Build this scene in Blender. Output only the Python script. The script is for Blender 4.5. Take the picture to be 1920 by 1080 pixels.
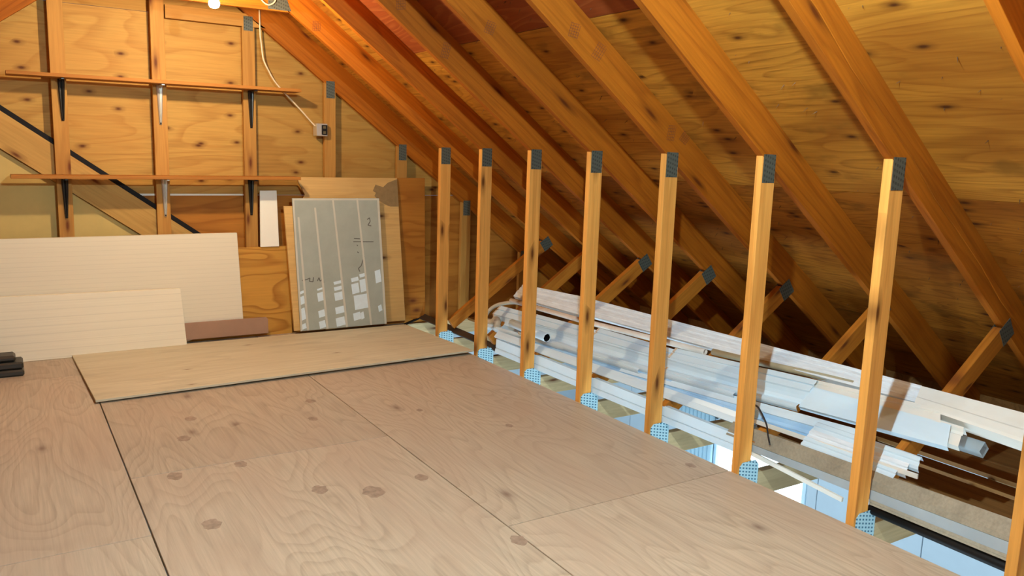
import bpy, bmesh, math, random
from mathutils import Vector, Matrix
random.seed(7)
scene = bpy.context.scene
for o in list(bpy.data.objects): bpy.data.objects.remove(o)
C = scene.collection

# ------------------------------------------------------------------ camera
cam_d = bpy.data.cameras.new('camera'); cam = bpy.data.objects.new('camera', cam_d); C.objects.link(cam)
cam_d.sensor_width = 36.0; cam_d.lens = 1521.67 / 1920 * 36.0; cam_d.clip_start = 0.02; cam_d.clip_end = 100
_r = Vector((0.8466089, -0.5312032, 0.0328100)); _u = Vector((0.0585920, 0.1542998, 0.9862852)); _f = Vector((0.5289804, 0.8330755, -0.1617559))
cam.matrix_world = Matrix(((_r.x, _u.x, -_f.x, -2.81542), (_r.y, _u.y, -_f.y, -6.13583), (_r.z, _u.z, -_f.z, 1.41931), (0, 0, 0, 1)))
scene.camera = cam

# ------------------------------------------------------------------ world, light, exposure
w = bpy.data.worlds.new('world'); scene.world = w; w.use_nodes = True
w.node_tree.nodes['Background'].inputs[0].default_value = (0.55, 0.75, 1.0, 1); w.node_tree.nodes['Background'].inputs[1].default_value = 0.3
vs = scene.view_settings
vs.view_transform = 'Standard'; vs.look = 'None'; vs.gamma = 1.0; vs.use_curve_mapping = False; vs.exposure = 0.0
scene.cycles.max_bounces = 7; scene.cycles.diffuse_bounces = 4; scene.cycles.glossy_bounces = 2; scene.cycles.transmission_bounces = 2
WARM = (1.0, 0.80, 0.545)
BULB_FAR, BULB_NEAR = 2550.0, 7600.0   # emission of the two bare bulbs: a warm one by the gable, a daylight-white one near the camera
NEARC = (0.66, 0.885, 1.0)
COOL = (0.62, 0.84, 1.0)

def area_light(name, loc, target, sx, sy, power, color):
    d = bpy.data.lights.new(name, 'AREA'); d.shape = 'RECTANGLE'; d.size = sx; d.size_y = sy; d.energy = power; d.color = color
    o = bpy.data.objects.new(name, d); C.objects.link(o); o.location = loc
    o.rotation_euler = (Vector(target) - Vector(loc)).to_track_quat('-Z', 'Y').to_euler()
    return o
# daylight-white strip lamps under the joists of the garage below
area_light('garage_strip_lamp', (-0.35, -3.3, -1.1), (0.3, -3.3, 0.1), 7.0, 0.4, 90, COOL)
area_light('garage_ceiling_lamp', (0.2, -3.4, -0.5), (1.6, -3.4, -1.6), 6.0, 0.3, 55, COOL)

# ------------------------------------------------------------------ materials
def nn(nt, t, **kw):
    n = nt.nodes.new(t)
    for k, v in kw.items(): setattr(n, k, v)
    return n
def base_mat(name):
    m = bpy.data.materials.new(name); m.use_nodes = True
    nt = m.node_tree; b = nt.nodes['Principled BSDF']
    return m, nt, b
def coords(nt, scale=(1, 1, 1), rnd=True):
    tc = nn(nt, 'ShaderNodeTexCoord')
    out = tc.outputs['Object']
    if rnd:
        oi = nn(nt, 'ShaderNodeObjectInfo')
        mu = nn(nt, 'ShaderNodeVectorMath', operation='SCALE'); mu.inputs[0].default_value = (37.0, 23.0, 51.0)
        nt.links.new(oi.outputs['Random'], mu.inputs['Scale'])
        ad = nn(nt, 'ShaderNodeVectorMath', operation='ADD')
        nt.links.new(out, ad.inputs[0]); nt.links.new(mu.outputs[0], ad.inputs[1]); out = ad.outputs[0]
    return out
def scaled(nt, v, s):
    m = nn(nt, 'ShaderNodeVectorMath', operation='MULTIPLY'); m.inputs[1].default_value = s
    nt.links.new(v, m.inputs[0]); return m.outputs[0]
def noise(nt, v, scale, detail=2.0, rough=0.5, dist=0.0):
    n = nn(nt, 'ShaderNodeTexNoise'); n.inputs['Scale'].default_value = scale; n.inputs['Detail'].default_value = detail
    n.inputs['Roughness'].default_value = rough; n.inputs['Distortion'].default_value = dist
    nt.links.new(v, n.inputs['Vector']); return n.outputs['Fac']
def math_(nt, op, a, b=None, c=None):
    m = nn(nt, 'ShaderNodeMath', operation=op)
    for i, x in enumerate((a, b, c)):
        if x is None: continue
        if isinstance(x, (int, float)): m.inputs[i].default_value = x
        else: nt.links.new(x, m.inputs[i])
    return m.outputs[0]
def ramp(nt, f, pts):
    r = nn(nt, 'ShaderNodeValToRGB'); e = r.color_ramp.elements
    while len(e) < len(pts): e.new(0.5)
    for el, (p, c) in zip(e, pts):
        el.position = p; el.color = (c, c, c, 1) if isinstance(c, (int, float)) else (*c, 1)
    nt.links.new(f, r.inputs[0]); return r.outputs[0]
def mixc(nt, f, a, b, mode='MIX'):
    m = nn(nt, 'ShaderNodeMix', data_type='RGBA', blend_type=mode)
    for i, x in ((0, f), (6, a), (7, b)):
        if isinstance(x, (int, float)): m.inputs[i].default_value = x
        elif isinstance(x, tuple): m.inputs[i].default_value = (*x, 1)
        else: nt.links.new(x, m.inputs[i])
    return m.outputs[2]
def bump(nt, b, h, strength, dist=0.002):
    n = nn(nt, 'ShaderNodeBump'); n.inputs['Strength'].default_value = strength; n.inputs['Distance'].default_value = dist
    nt.links.new(h, n.inputs['Height']); nt.links.new(n.outputs[0], b.inputs['Normal'])

def wood(name, c1, c2, stretch=10, scale=6, freq=7, amt=0.6, fine=0.25, knot=(0.12, 0.03, 0.008), kscale=(1.6, 7, 7), kr=0.12, kpick=0.75, tint=0.35, rough=0.6, tintc=None, stain=0.0):
    m, nt, b = base_mat(name)
    v = coords(nt)
    n1 = noise(nt, scaled(nt, v, (1.0 / stretch, 1, 1)), scale, 2.0, 0.45, 0.3)
    fr = math_(nt, 'FRACT', math_(nt, 'MULTIPLY', n1, freq))
    line = ramp(nt, fr, [(0.0, 0.0), (0.5, 0.08), (0.9, 1.0), (1.0, 0.0)])
    col = mixc(nt, math_(nt, 'MULTIPLY', line, amt), c1, c2)
    fn = noise(nt, scaled(nt, v, (2.2, 55, 55)), 1.6, 3.0, 0.6)
    col = mixc(nt, fine, col, mixc(nt, ramp(nt, fn, [(0.35, 0.0), (0.65, 1.0)]), tuple(x * 0.62 for x in c1), tuple(min(1, x * 1.22) for x in c1)))
    tn = noise(nt, scaled(nt, v, (0.9, 2.2, 2.2)), 1.3, 2.0, 0.5)
    tc = tintc or tuple((x * 0.6) for x in c1)
    col = mixc(nt, math_(nt, 'MULTIPLY', ramp(nt, tn, [(0.4, 0.0), (0.68, 1.0)]), tint), col, tc)
    # per-board tone
    oi = nn(nt, 'ShaderNodeObjectInfo')
    tone = math_(nt, 'ADD', math_(nt, 'MULTIPLY', oi.outputs['Random'], 0.24), 0.88)
    cmb = nn(nt, 'ShaderNodeVectorMath', operation='SCALE'); nt.links.new(col, cmb.inputs[0]); nt.links.new(tone, cmb.inputs['Scale'])
    col = cmb.outputs[0]
    if kr > 0:
        wv = nn(nt, 'ShaderNodeTexVoronoi', voronoi_dimensions='2D'); wv.inputs['Scale'].default_value = 1.0; wv.inputs['Randomness'].default_value = 1.0
        ks = nn(nt, 'ShaderNodeSeparateXYZ'); nt.links.new(scaled(nt, v, kscale), ks.inputs[0])
        kc = nn(nt, 'ShaderNodeCombineXYZ'); nt.links.new(ks.outputs[0], kc.inputs[0]); nt.links.new(math_(nt, 'ADD', ks.outputs[1], ks.outputs[2]), kc.inputs[1])
        nt.links.new(kc.outputs[0], wv.inputs['Vector'])
        sep = nn(nt, 'ShaderNodeSeparateColor'); nt.links.new(wv.outputs['Color'], sep.inputs[0])
        pick = math_(nt, 'GREATER_THAN', sep.outputs[0], kpick)
        kd = math_(nt, 'ADD', wv.outputs['Distance'], math_(nt, 'MULTIPLY', fn, 0.05))
        kf = math_(nt, 'MULTIPLY', ramp(nt, kd, [(kr * 0.4, 0.95), (kr, 0.35), (kr * 1.9, 0.0)]), pick)
        col = mixc(nt, kf, col, knot)
    if stain > 0:
        sn = noise(nt, scaled(nt, v, (1.2, 2.6, 2.6)), 2.0, 4.0, 0.65)
        col = mixc(nt, math_(nt, 'MULTIPLY', ramp(nt, sn, [(0.56, 0.0), (0.68, 1.0)]), stain), col, tuple(x * 0.33 for x in c1))
    nt.links.new(col, b.inputs['Base Color'])
    b.inputs['Roughness'].default_value = rough; b.inputs['Specular IOR Level'].default_value = 0.15
    return m
def plain(name, col, rough=0.5, metal=0.0, var=0.1, vscale=6, spec=0.5, dirt=0.0, dirtc=(0.2, 0.15, 0.1), bumpy=0.0, stretch=(1, 1, 1)):
    m, nt, b = base_mat(name)
    v = scaled(nt, coords(nt), stretch)
    n = noise(nt, v, vscale, 4.0, 0.6)
    c = mixc(nt, ramp(nt, n, [(0.3, 0.0), (0.7, 1.0)]), tuple(x * (1 - var) for x in col), tuple(min(1, x * (1 + var)) for x in col))
    if dirt:
        d = noise(nt, scaled(nt, v, (1.3, 2.1, 1.7)), vscale * 0.6, 5.0, 0.65)
        c = mixc(nt, math_(nt, 'MULTIPLY', ramp(nt, d, [(0.5, 0.0), (0.68, 1.0)]), dirt), c, dirtc)
    nt.links.new(c, b.inputs['Base Color'])
    b.inputs['Roughness'].default_value = rough; b.inputs['Metallic'].default_value = metal; b.inputs['Specular IOR Level'].default_value = spec
    if bumpy: bump(nt, b, n, bumpy, 0.003)
    return m
def emit(name, col, s):
    m, nt, b = base_mat(name)
    b.inputs['Base Color'].default_value = (*col, 1); b.inputs['Emission Color'].default_value = (*col, 1); b.inputs['Emission Strength'].default_value = s
    return m
def plate_mat(name, col, px, pz, dark):
    m, nt, b = base_mat(name)
    tc = nn(nt, 'ShaderNodeTexCoord'); sp = nn(nt, 'ShaderNodeSeparateXYZ'); nt.links.new(tc.outputs['Object'], sp.inputs[0])
    sx = math_(nt, 'SINE', math_(nt, 'MULTIPLY', sp.outputs[0], 2 * math.pi / px))
    sz = math_(nt, 'SINE', math_(nt, 'ADD', math_(nt, 'MULTIPLY', sp.outputs[2], 2 * math.pi / pz), math_(nt, 'MULTIPLY', sp.outputs[0], 90.0)))
    hole = math_(nt, 'MULTIPLY', math_(nt, 'GREATER_THAN', sx, -0.1), math_(nt, 'GREATER_THAN', sz, 0.15))
    n = noise(nt, tc.outputs['Object'], 60, 3)
    c = mixc(nt, hole, mixc(nt, n, tuple(x * 0.75 for x in col), col), dark)
    nt.links.new(c, b.inputs['Base Color']); b.inputs['Metallic'].default_value = 0.2; b.inputs['Roughness'].default_value = 0.5
    bump(nt, b, math_(nt, 'SUBTRACT', 1.0, hole), 0.6, 0.002)
    return m

M = {}
M['rafter'] = wood('rafter_wood', (0.42, 0.118, 0.007), (0.20, 0.04, 0.002), 16, 7, 7, 0.7, 0.4, tint=0.45, kscale=(2.0, 0, 9), kr=0.15, kpick=0.76, knot=(0.09, 0.018, 0.002))
M['post'] = wood('post_wood', (0.78, 0.36, 0.078), (0.50, 0.165, 0.022), 18, 9, 5, 0.5, 0.25, tint=0.25, kscale=(3.4, 0, 13), kr=0.22, kpick=0.72, knot=(0.11, 0.03, 0.005))
M['web'] = wood('web_wood', (0.48, 0.165, 0.018), (0.26, 0.065, 0.005), 18, 9, 5, 0.5, 0.35, tint=0.35, kscale=(3.0, 0, 12), kr=0.18, kpick=0.75)
M['chord'] = wood('chord_wood', (0.60, 0.45, 0.24), (0.40, 0.26, 0.11), 10, 7, 6, 0.45, 0.25, stain=0.35)
M['stud'] = wood('stud_wood', (0.46, 0.225, 0.05), (0.30, 0.11, 0.018), 18, 9, 5, 0.45, 0.25, tint=0.25, kscale=(2.4, 0, 9), kr=0.16, kpick=0.72)
M['roofply'] = wood('roof_plywood', (0.57, 0.245, 0.028), (0.16, 0.04, 0.003), 6, 4.6, 13, 0.72, 0.45, tint=0.7, tintc=(0.25, 0.07, 0.005), kscale=(4.2, 10, 0), kr=0.15, kpick=0.72, knot=(0.055, 0.012, 0.002), rough=0.65, stain=0.65)
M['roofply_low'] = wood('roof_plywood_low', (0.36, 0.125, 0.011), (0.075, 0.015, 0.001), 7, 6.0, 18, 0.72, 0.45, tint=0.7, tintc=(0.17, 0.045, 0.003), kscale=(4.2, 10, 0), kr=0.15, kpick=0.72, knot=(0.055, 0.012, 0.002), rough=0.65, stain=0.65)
M['redply'] = wood('red_plywood', (0.26, 0.055, 0.012), (0.46, 0.15, 0.04), 5, 4.5, 12, 0.5, 0.25, tint=0.3, kr=0)
M['gableply'] = wood('gable_plywood', (0.45, 0.25, 0.058), (0.28, 0.11, 0.017), 4, 2.8, 11, 0.6, 0.3, tint=0.4, tintc=(0.42, 0.195, 0.04), kscale=(4.2, 0, 8.5), kr=0.14, kpick=0.70, knot=(0.09, 0.022, 0.005))
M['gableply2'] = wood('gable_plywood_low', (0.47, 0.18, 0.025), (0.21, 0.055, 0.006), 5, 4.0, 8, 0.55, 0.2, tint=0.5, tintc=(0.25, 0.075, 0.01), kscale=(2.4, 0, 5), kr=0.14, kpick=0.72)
M['floorply'] = wood('floor_plywood', (0.53, 0.43, 0.305), (0.31, 0.22, 0.145), 3.6, 2.6, 20, 0.5, 0.3, tint=0.5, tintc=(0.47, 0.345, 0.24), knot=(0.25, 0.17, 0.12), kscale=(1.6, 3.2, 0), kr=0.09, kpick=0.86, rough=0.42)
M['looseply'] = wood('loose_plywood', (0.60, 0.54, 0.375), (0.43, 0.355, 0.215), 7, 4.0, 7, 0.4, 0.25, tint=0.45, tintc=(0.53, 0.46, 0.305), kr=0.06, kpick=0.85, kscale=(2, 5, 5), rough=0.6, stain=0.15)
M['boldply'] = wood('bold_plywood', (0.56, 0.27, 0.045), (0.25, 0.075, 0.008), 3.0, 2.6, 13, 0.75, 0.15, tint=0.25, kr=0.10, kscale=(2, 4, 4), kpick=0.85)
M['lightply'] = wood('light_plywood', (0.66, 0.40, 0.14), (0.52, 0.28, 0.08), 8, 4, 5, 0.4, 0.2, tint=0.2, kscale=(3, 7, 7), kr=0.14, kpick=0.82, knot=(0.10, 0.035, 0.012))
M['shelfwood'] = wood('shelf_wood', (0.40, 0.16, 0.03), (0.25, 0.08, 0.012), 16, 8, 5, 0.5, 0.25)
M['brown'] = wood('brown_plank', (0.23, 0.105, 0.03), (0.11, 0.04, 0.01), 14, 8, 6, 0.55, 0.3)
M['dusty'] = wood('dusty_plank', (0.37, 0.315, 0.225), (0.26, 0.21, 0.14), 6, 5, 6, 0.35, 0.3, tint=0.4, stain=0.3, kr=0.05, kpick=0.8)
M['tanplank'] = wood('tan_plank', (0.58, 0.43, 0.25), (0.42, 0.28, 0.14), 10, 6, 6, 0.4, 0.25, stain=0.25)
M['knotplug'] = plain('knot_plug', (0.34, 0.245, 0.17), 0.6, var=0.25, vscale=40)
M['plate'] = plate_mat('toothed_plate', (0.115, 0.125, 0.10), 0.015, 0.022, (0.05, 0.055, 0.042))
M['baseplate'] = plate_mat('base_toothed_plate', (0.55, 0.82, 0.90), 0.0215, 0.0165, (0.06, 0.19, 0.28))  # cyan glow of the garage light painted into the plate steel
M['foam'] = plain('foam_white', (0.76, 0.67, 0.485), 0.6, var=0.02, vscale=3, stretch=(1, 1, 30))
M['foam2'] = plain('foam_cream', (0.82, 0.73, 0.53), 0.6, var=0.03, vscale=4, stretch=(0.4, 1, 26), bumpy=0.25)
def grooves(name, pitch):
    m = M[name]; nt = m.node_tree; b = nt.nodes['Principled BSDF']; src = b.inputs['Base Color'].links[0].from_socket
    tc = nn(nt, 'ShaderNodeTexCoord'); sp = nn(nt, 'ShaderNodeSeparateXYZ'); nt.links.new(tc.outputs['Object'], sp.inputs[0])
    g = math_(nt, 'GREATER_THAN', math_(nt, 'SINE', math_(nt, 'MULTIPLY', sp.outputs[2], 2 * math.pi / pitch)), 0.93)
    nt.links.new(mixc(nt, math_(nt, 'MULTIPLY', g, 0.16), src, (0.42, 0.36, 0.24)), b.inputs['Base Color'])
grooves('foam2', 0.052); grooves('foam', 0.031)
M['white'] = plain('white_paper', (0.88, 0.83, 0.69), 0.6, var=0.02)
M['cardboard'] = plain('brown_board', (0.36, 0.20, 0.115), 0.55, var=0.06)
M['drywall'] = plain('tan_drywall', (0.55, 0.385, 0.12), 0.8, var=0.05, vscale=8)
M['panel'] = plain('grey_film', (0.38, 0.405, 0.335), 0.35, var=0.06, vscale=9, dirt=0.15, dirtc=(0.31, 0.32, 0.25), spec=0.5)
M['panelline'] = plain('pale_tape', (0.58, 0.55, 0.44), 0.5, var=0.06)
M['mirror'] = plain('bare_backing', (0.70, 0.82, 0.86), 0.12, var=0.05, vscale=20)  # pale colour painted on the panel in place of a blue-white reflection
M['gutteredge'] = plain('gutter_cut_edge', (0.62, 0.50, 0.36), 0.5, var=0.15, vscale=30)
M['bluegutter'] = plain('blue_gutter', (0.36, 0.58, 0.80), 0.28, var=0.06)  # cool garage light painted into the gutter colour
M['brace'] = wood('brace_wood', (0.56, 0.32, 0.085), (0.38, 0.17, 0.035), 16, 7, 5, 0.4, 0.25, kscale=(2.2, 7, 7), kr=0.13, kpick=0.7)
M['pencil'] = plain('pencil', (0.13, 0.12, 0.10), 0.7)
M['black'] = plain('black_metal', (0.010, 0.008, 0.007), 0.6, var=0.2, spec=0.15)
M['blackplastic'] = plain('black_plastic', (0.03, 0.027, 0.02), 0.45, var=0.2)
M['steel'] = plain('bright_steel', (0.72, 0.70, 0.62), 0.32, metal=0.7, var=0.08)
M['darksteel'] = plain('dark_bracket', (0.035, 0.032, 0.027), 0.3, metal=0.5, var=0.2)
M['cable'] = plain('cream_cable', (0.74, 0.58, 0.36), 0.5)
M['plastic_dark'] = plain('dark_box', (0.10, 0.08, 0.04), 0.4)
M['gutter'] = plain('white_gutter', (0.74, 0.89, 0.99), 0.25, var=0.04, vscale=5, dirt=0.14, dirtc=(0.70, 0.66, 0.60), stretch=(1, 0.5, 1))
M['gutter2'] = plain('cream_gutter', (0.86, 0.84, 0.76), 0.38, var=0.05, vscale=5, dirt=0.22, dirtc=(0.70, 0.58, 0.42), stretch=(1, 0.5, 1))
def vinyl(name, amt):
    m = M[name]; nt = m.node_tree; b = nt.nodes['Principled BSDF']; out = nt.nodes['Material Output']
    tr = nn(nt, 'ShaderNodeBsdfTranslucent'); nt.links.new(b.inputs['Base Color'].links[0].from_socket, tr.inputs[0])
    mx = nn(nt, 'ShaderNodeMixShader'); mx.inputs[0].default_value = amt
    nt.links.new(b.outputs[0], mx.inputs[1]); nt.links.new(tr.outputs[0], mx.inputs[2]); nt.links.new(mx.outputs[0], out.inputs[0])
M['weather'] = plain('weathered_white', (0.80, 0.87, 0.92), 0.5, var=0.10, vscale=14, dirt=0.3, dirtc=(0.62, 0.58, 0.52), stretch=(4, 0.6, 4))
M['bluegrey'] = plain('blue_grey_metal', (0.38, 0.43, 0.45), 0.4, var=0.1, vscale=5, dirt=0.3, dirtc=(0.45, 0.40, 0.32))
M['rust'] = plain('rusty_pipe', (0.72, 0.62, 0.52), 0.5, var=0.12, vscale=7, dirt=0.6, dirtc=(0.46, 0.25, 0.12), stretch=(1, 0.5, 1))
M['tube'] = plain('tan_tube', (0.40, 0.34, 0.21), 0.5, var=0.12, vscale=8)
M['hose'] = plain('beige_hose', (0.50, 0.42, 0.30), 0.55, var=0.1)
M['drip'] = plain('brown_drip_edge', (0.055, 0.042, 0.034), 0.35, metal=0.3, var=0.2)
M['garage'] = plain('garage_wall', (0.50, 0.58, 0.64), 0.6, var=0.03)
M['garagefloor'] = plain('garage_floor', (0.45, 0.45, 0.44), 0.6, var=0.1)
M['curtain'] = plain('blue_curtain', (0.42, 0.62, 0.74), 0.7, var=0.08)
M['daylight'] = emit('daylight_pane', (0.80, 0.94, 1.0), 2.2)
M['bulb'] = emit('bulb_glow', WARM, BULB_FAR)
M['bulb_near'] = emit('bulb_glow_near', NEARC, BULB_NEAR)
M['sky_pane'] = emit('sky_pane', (0.70, 0.86, 1.0), 5.0)
M['ceramic'] = plain('white_ceramic', (0.8, 0.78, 0.72), 0.3)
M['nail'] = plain('nail_steel', (0.16, 0.10, 0.06), 0.4, metal=0.6)
M['wire'] = plain('black_wire', (0.015, 0.015, 0.017), 0.45)
M['torn'] = plain('torn_veneer', (0.26, 0.16, 0.06), 0.8, var=0.12, vscale=30)

for _n, _a in (('gutter', 0.22), ('gutter2', 0.15), ('weather', 0.12), ('bluegrey', 0.15)): vinyl(_n, _a)

# ------------------------------------------------------------------ mesh helpers
def link(name, me, mat, parent=None, matrix=None):
    o = bpy.data.objects.new(name, me); C.objects.link(o)
    if mat is not None and len(me.materials) == 0: me.materials.append(M[mat] if isinstance(mat, str) else mat)
    if parent is not None: o.parent = parent
    if matrix is not None:
        if parent is not None:
            pm = Matrix.Identity(4); q = parent
            chain = []
            while q is not None: chain.append(q.matrix_basis.copy()); q = q.parent
            for mm in reversed(chain): pm = pm @ mm
            o.matrix_basis = pm.inverted() @ matrix
        else: o.matrix_basis = matrix
    return o
def finish(bm, name, bevel=0.0, smooth=False):
    bmesh.ops.recalc_face_normals(bm, faces=bm.faces)
    if bevel > 0: bmesh.ops.bevel(bm, geom=list(bm.edges), offset=bevel, segments=1, affect='EDGES', clamp_overlap=True)
    me = bpy.data.meshes.new(name); bm.to_mesh(me); bm.free()
    if smooth:
        for p in me.polygons: p.use_smooth = True
    return me
def thing(name, label, cat, loc=(0, 0, 0), group=None, kind=None):
    o = bpy.data.objects.new(name, None); C.objects.link(o); o.location = loc; o.empty_display_size = 0.1
    if kind: o['kind'] = kind
    else: tag(o, label, cat, group)
    return o
def tag(o, label, cat, group=None):
    o['label'] = label; o['category'] = cat
    if group: o['group'] = group
    return o
def frame(origin, ex, ey):
    ex = Vector(ex).normalized(); ey = Vector(ey); ey = (ey - ex * ey.dot(ex)).normalized(); ez = ex.cross(ey)
    return Matrix(((ex.x, ey.x, ez.x, origin[0]), (ex.y, ey.y, ez.y, origin[1]), (ex.z, ey.z, ez.z, origin[2]), (0, 0, 0, 1)))
def box_me(name, x0, x1, y0, y1, z0, z1, bevel=0.001):
    bm = bmesh.new(); v = [bm.verts.new((x, y, z)) for x in (x0, x1) for y in (y0, y1) for z in (z0, z1)]
    for f in ((0, 1, 3, 2), (4, 6, 7, 5), (0, 4, 5, 1), (2, 3, 7, 6), (0, 2, 6, 4), (1, 5, 7, 3)): bm.faces.new([v[i] for i in f])
    return finish(bm, name, bevel)
def sheet(name, origin, ex, ey, lx, ly, th, mat, parent=None, bevel=0.001):
    """a sheet whose corner is at origin, spanned by ex*lx and ey*ly, thickness along ex x ey"""
    return link(name, box_me(name, 0, lx, 0, ly, 0, th, bevel), mat, parent, frame(origin, ex, ey))
def prism(name, poly, y0, y1, angle, mat, parent=None, bevel=0.0012):
    """polygon in the world XZ plane, extruded along Y; local X follows the grain direction (angle from +X towards +Z)"""
    c, s = math.cos(angle), math.sin(angle)
    ox = sum(p[0] for p in poly) / len(poly); oz = sum(p[1] for p in poly) / len(poly); oy = y0
    bm = bmesh.new(); lo, hi = [], []
    for x, z in poly:
        dx, dz = x - ox, z - oz
        lx, lz = dx * c + dz * s, -dx * s + dz * c
        lo.append(bm.verts.new((lx, 0, lz))); hi.append(bm.verts.new((lx, y1 - y0, lz)))
    n = len(poly); bm.faces.new(lo); bm.faces.new(hi[::-1])
    for i in range(n): bm.faces.new((lo[i], hi[i], hi[(i + 1) % n], lo[(i + 1) % n]))
    me = finish(bm, name, bevel)
    mat4 = Matrix(((c, 0, -s, ox), (0, 1, 0, oy), (s, 0, c, oz), (0, 0, 0, 1)))
    return link(name, me, mat, parent, mat4)
def solid(name, poly, ax, d0, d1, mat, parent=None, bevel=0.0008):
    """polygon (u,v) extruded along axis ax; origin kept in world"""
    bm = bmesh.new(); lo, hi = [], []
    for u, v in poly:
        P = {'x': lambda d: (d, u, v), 'y': lambda d: (u, d, v), 'z': lambda d: (u, v, d)}[ax]
        lo.append(bm.verts.new(P(d0))); hi.append(bm.verts.new(P(d1)))
    n = len(poly); bm.faces.new(lo); bm.faces.new(hi[::-1])
    for i in range(n): bm.faces.new((lo[i], hi[i], hi[(i + 1) % n], lo[(i + 1) % n]))
    return link(name, finish(bm, name, bevel), mat, parent, Matrix.Identity(4) if parent else None)
def tube_me(name, pts, r, seg=10, caps=True, inner=None, closed_r=None):
    bm = bmesh.new(); pts = [Vector(p) for p in pts]; rings = []
    up0 = None
    for i, p in enumerate(pts):
        t = (pts[min(i + 1, len(pts) - 1)] - pts[max(i - 1, 0)]).normalized()
        a = Vector((0, 0, 1)) if abs(t.z) < 0.9 else Vector((1, 0, 0))
        if up0 is not None: a = up0
        s = t.cross(a).normalized(); u = s.cross(t).normalized(); up0 = u
        rr = r if not callable(r) else r(i / (len(pts) - 1))
        rings.append([bm.verts.new(p + (s * math.cos(2 * math.pi * k / seg) + u * math.sin(2 * math.pi * k / seg)) * rr) for k in range(seg)])
    for a, b in zip(rings, rings[1:]):
        for k in range(seg): bm.faces.new((a[k], a[(k + 1) % seg], b[(k + 1) % seg], b[k]))
    if caps: bm.faces.new(rings[0]); bm.faces.new(rings[-1][::-1])
    return finish(bm, name, 0, True)
def tube(name, pts, r, mat, parent=None, seg=10, hollow=False):
    me = tube_me(name, pts, r, seg, caps=not hollow)
    o = link(name, me, mat, parent, Matrix.Identity(4) if parent else None)
    if hollow:
        md = o.modifiers.new('wall', 'SOLIDIFY'); md.thickness = 0.0025; md.offset = -1
    return o
def shell(name, T0, T1, B0, B1, prof, mat, parent=None, th=0.0022, mids=0, sag=0.0):
    """open sheet-metal profile swept between two ends. prof: (s, n) with s 0..1 from the T edge to the B edge, n metres outward"""
    T0, T1, B0, B1 = map(Vector, (T0, T1, B0, B1)); bm = bmesh.new(); rows = []
    ax = (T1 - T0).normalized(); N = 2 + mids
    for i in range(N):
        f = i / (N - 1); T = T0.lerp(T1, f); B = B0.lerp(B1, f); d = B - T
        nrm = d.cross(ax).normalized()
        if nrm.x > 0: nrm = -nrm
        off = Vector((0, 0, -sag * math.sin(math.pi * f)))
        rows.append([bm.verts.new(T + d * s + nrm * n + off) for s, n in prof])
    for a, b in zip(rows, rows[1:]):
        for k in range(len(prof) - 1): bm.faces.new((a[k], a[k + 1], b[k + 1], b[k]))
    me = finish(bm, name)
    o = link(name, me, mat, parent, Matrix.Identity(4) if parent else None)
    if th > .0025:
        md = o.modifiers.new('gauge', 'SOLIDIFY'); md.thickness = th; md.offset = 0
    return o
def copy_tree(o, dy, label):
    def rec(src, par):
        c = src.copy(); C.objects.link(c); c.parent = par
        for ch in [x for x in list(C.objects) if x.parent is src]: rec(ch, c)
        return c
    c = rec(o, None); c.location.y += dy; c['label'] = label
    return c
def clip(poly, a, b, c):
    """keep a*x + b*z <= c"""
    out = []
    for i in range(len(poly)):
        p, q = poly[i], poly[(i + 1) % len(poly)]
        fp, fq = a * p[0] + b * p[1] - c, a * q[0] + b * q[1] - c
        if fp <= 0: out.append(p)
        if fp * fq < 0:
            t = fp / (fp - fq); out.append((p[0] + (q[0] - p[0]) * t, p[1] + (q[1] - p[1]) * t))
    return out

# ------------------------------------------------------------------ dimensions
S = 0.6096; TH = 0.038
RX = -1.85                              # ridge line
LOW = 1.453                             # rafter underside: z = LOW - 0.75 x (right half)
ROOF = LOW + 0.2125                     # sheathing underside
def mir(x): return 2 * RX - x
SL = math.atan(0.75); YB = -8.6

# ------------------------------------------------------------------ floor
floor = thing('floor', None, None, kind='structure')
strips = [(-3.66, -2.412, [-8.5, -5.53, -3.095, -0.66, -0.02], 1), (-2.409, -1.221, [-8.5, -7.38, -4.94, -2.504, -0.02], 2), (-1.219, -0.003, [-8.5, -6.09, -3.65, -1.215, -0.02], 3)]
for x0, x1, ys, k in strips:
    for a, b in zip(ys, ys[1:]):
        # local X (grain) runs along -Y of the room
        sheet('plywood_sheet', (x0 + .0015, b - 0.0025, -0.018), (0, -1, 0), (1, 0, 0), (b - a) - 0.005, x1 - x0 - 0.003, 0.018, 'floorply', floor, 0.0012)
sheet('plywood_sheet', (-5.7, -0.02, -0.018), (0, -1, 0), (1, 0, 0), 8.48, 2.03, 0.018, 'floorply', floor)
for i, (x, y, rr) in enumerate([(-1.381, -1.778, .05), (-2.032, -1.801, .05), (-2.117, -2.093, .055), (-1.468, -2.082, .045), (-2.24, -2.56, .06), (-1.74, -2.984, .06), (-1.551, -3.108, .08), (-1.306, -3.063, .05), (-2.204, -3.104, .062), (-1.959, -2.55, .05), (-0.12, -3.518, .04), (-1.245, -3.769, .055), (-0.589, -2.648, .035), (-0.9, -2.2, .03)]):
    poly = [(x + 0.55 * rr * math.cos(t * math.pi / 7) * (1 + .15 * math.sin(3 * t + i)), y + 0.75 * rr * math.sin(t * math.pi / 7) * (1 + .12 * math.cos(2 * t + i))) for t in range(14)]
    solid('knot_plug', poly, 'z', -0.002, 0.0005, 'knotplug', floor, 0)

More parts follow.
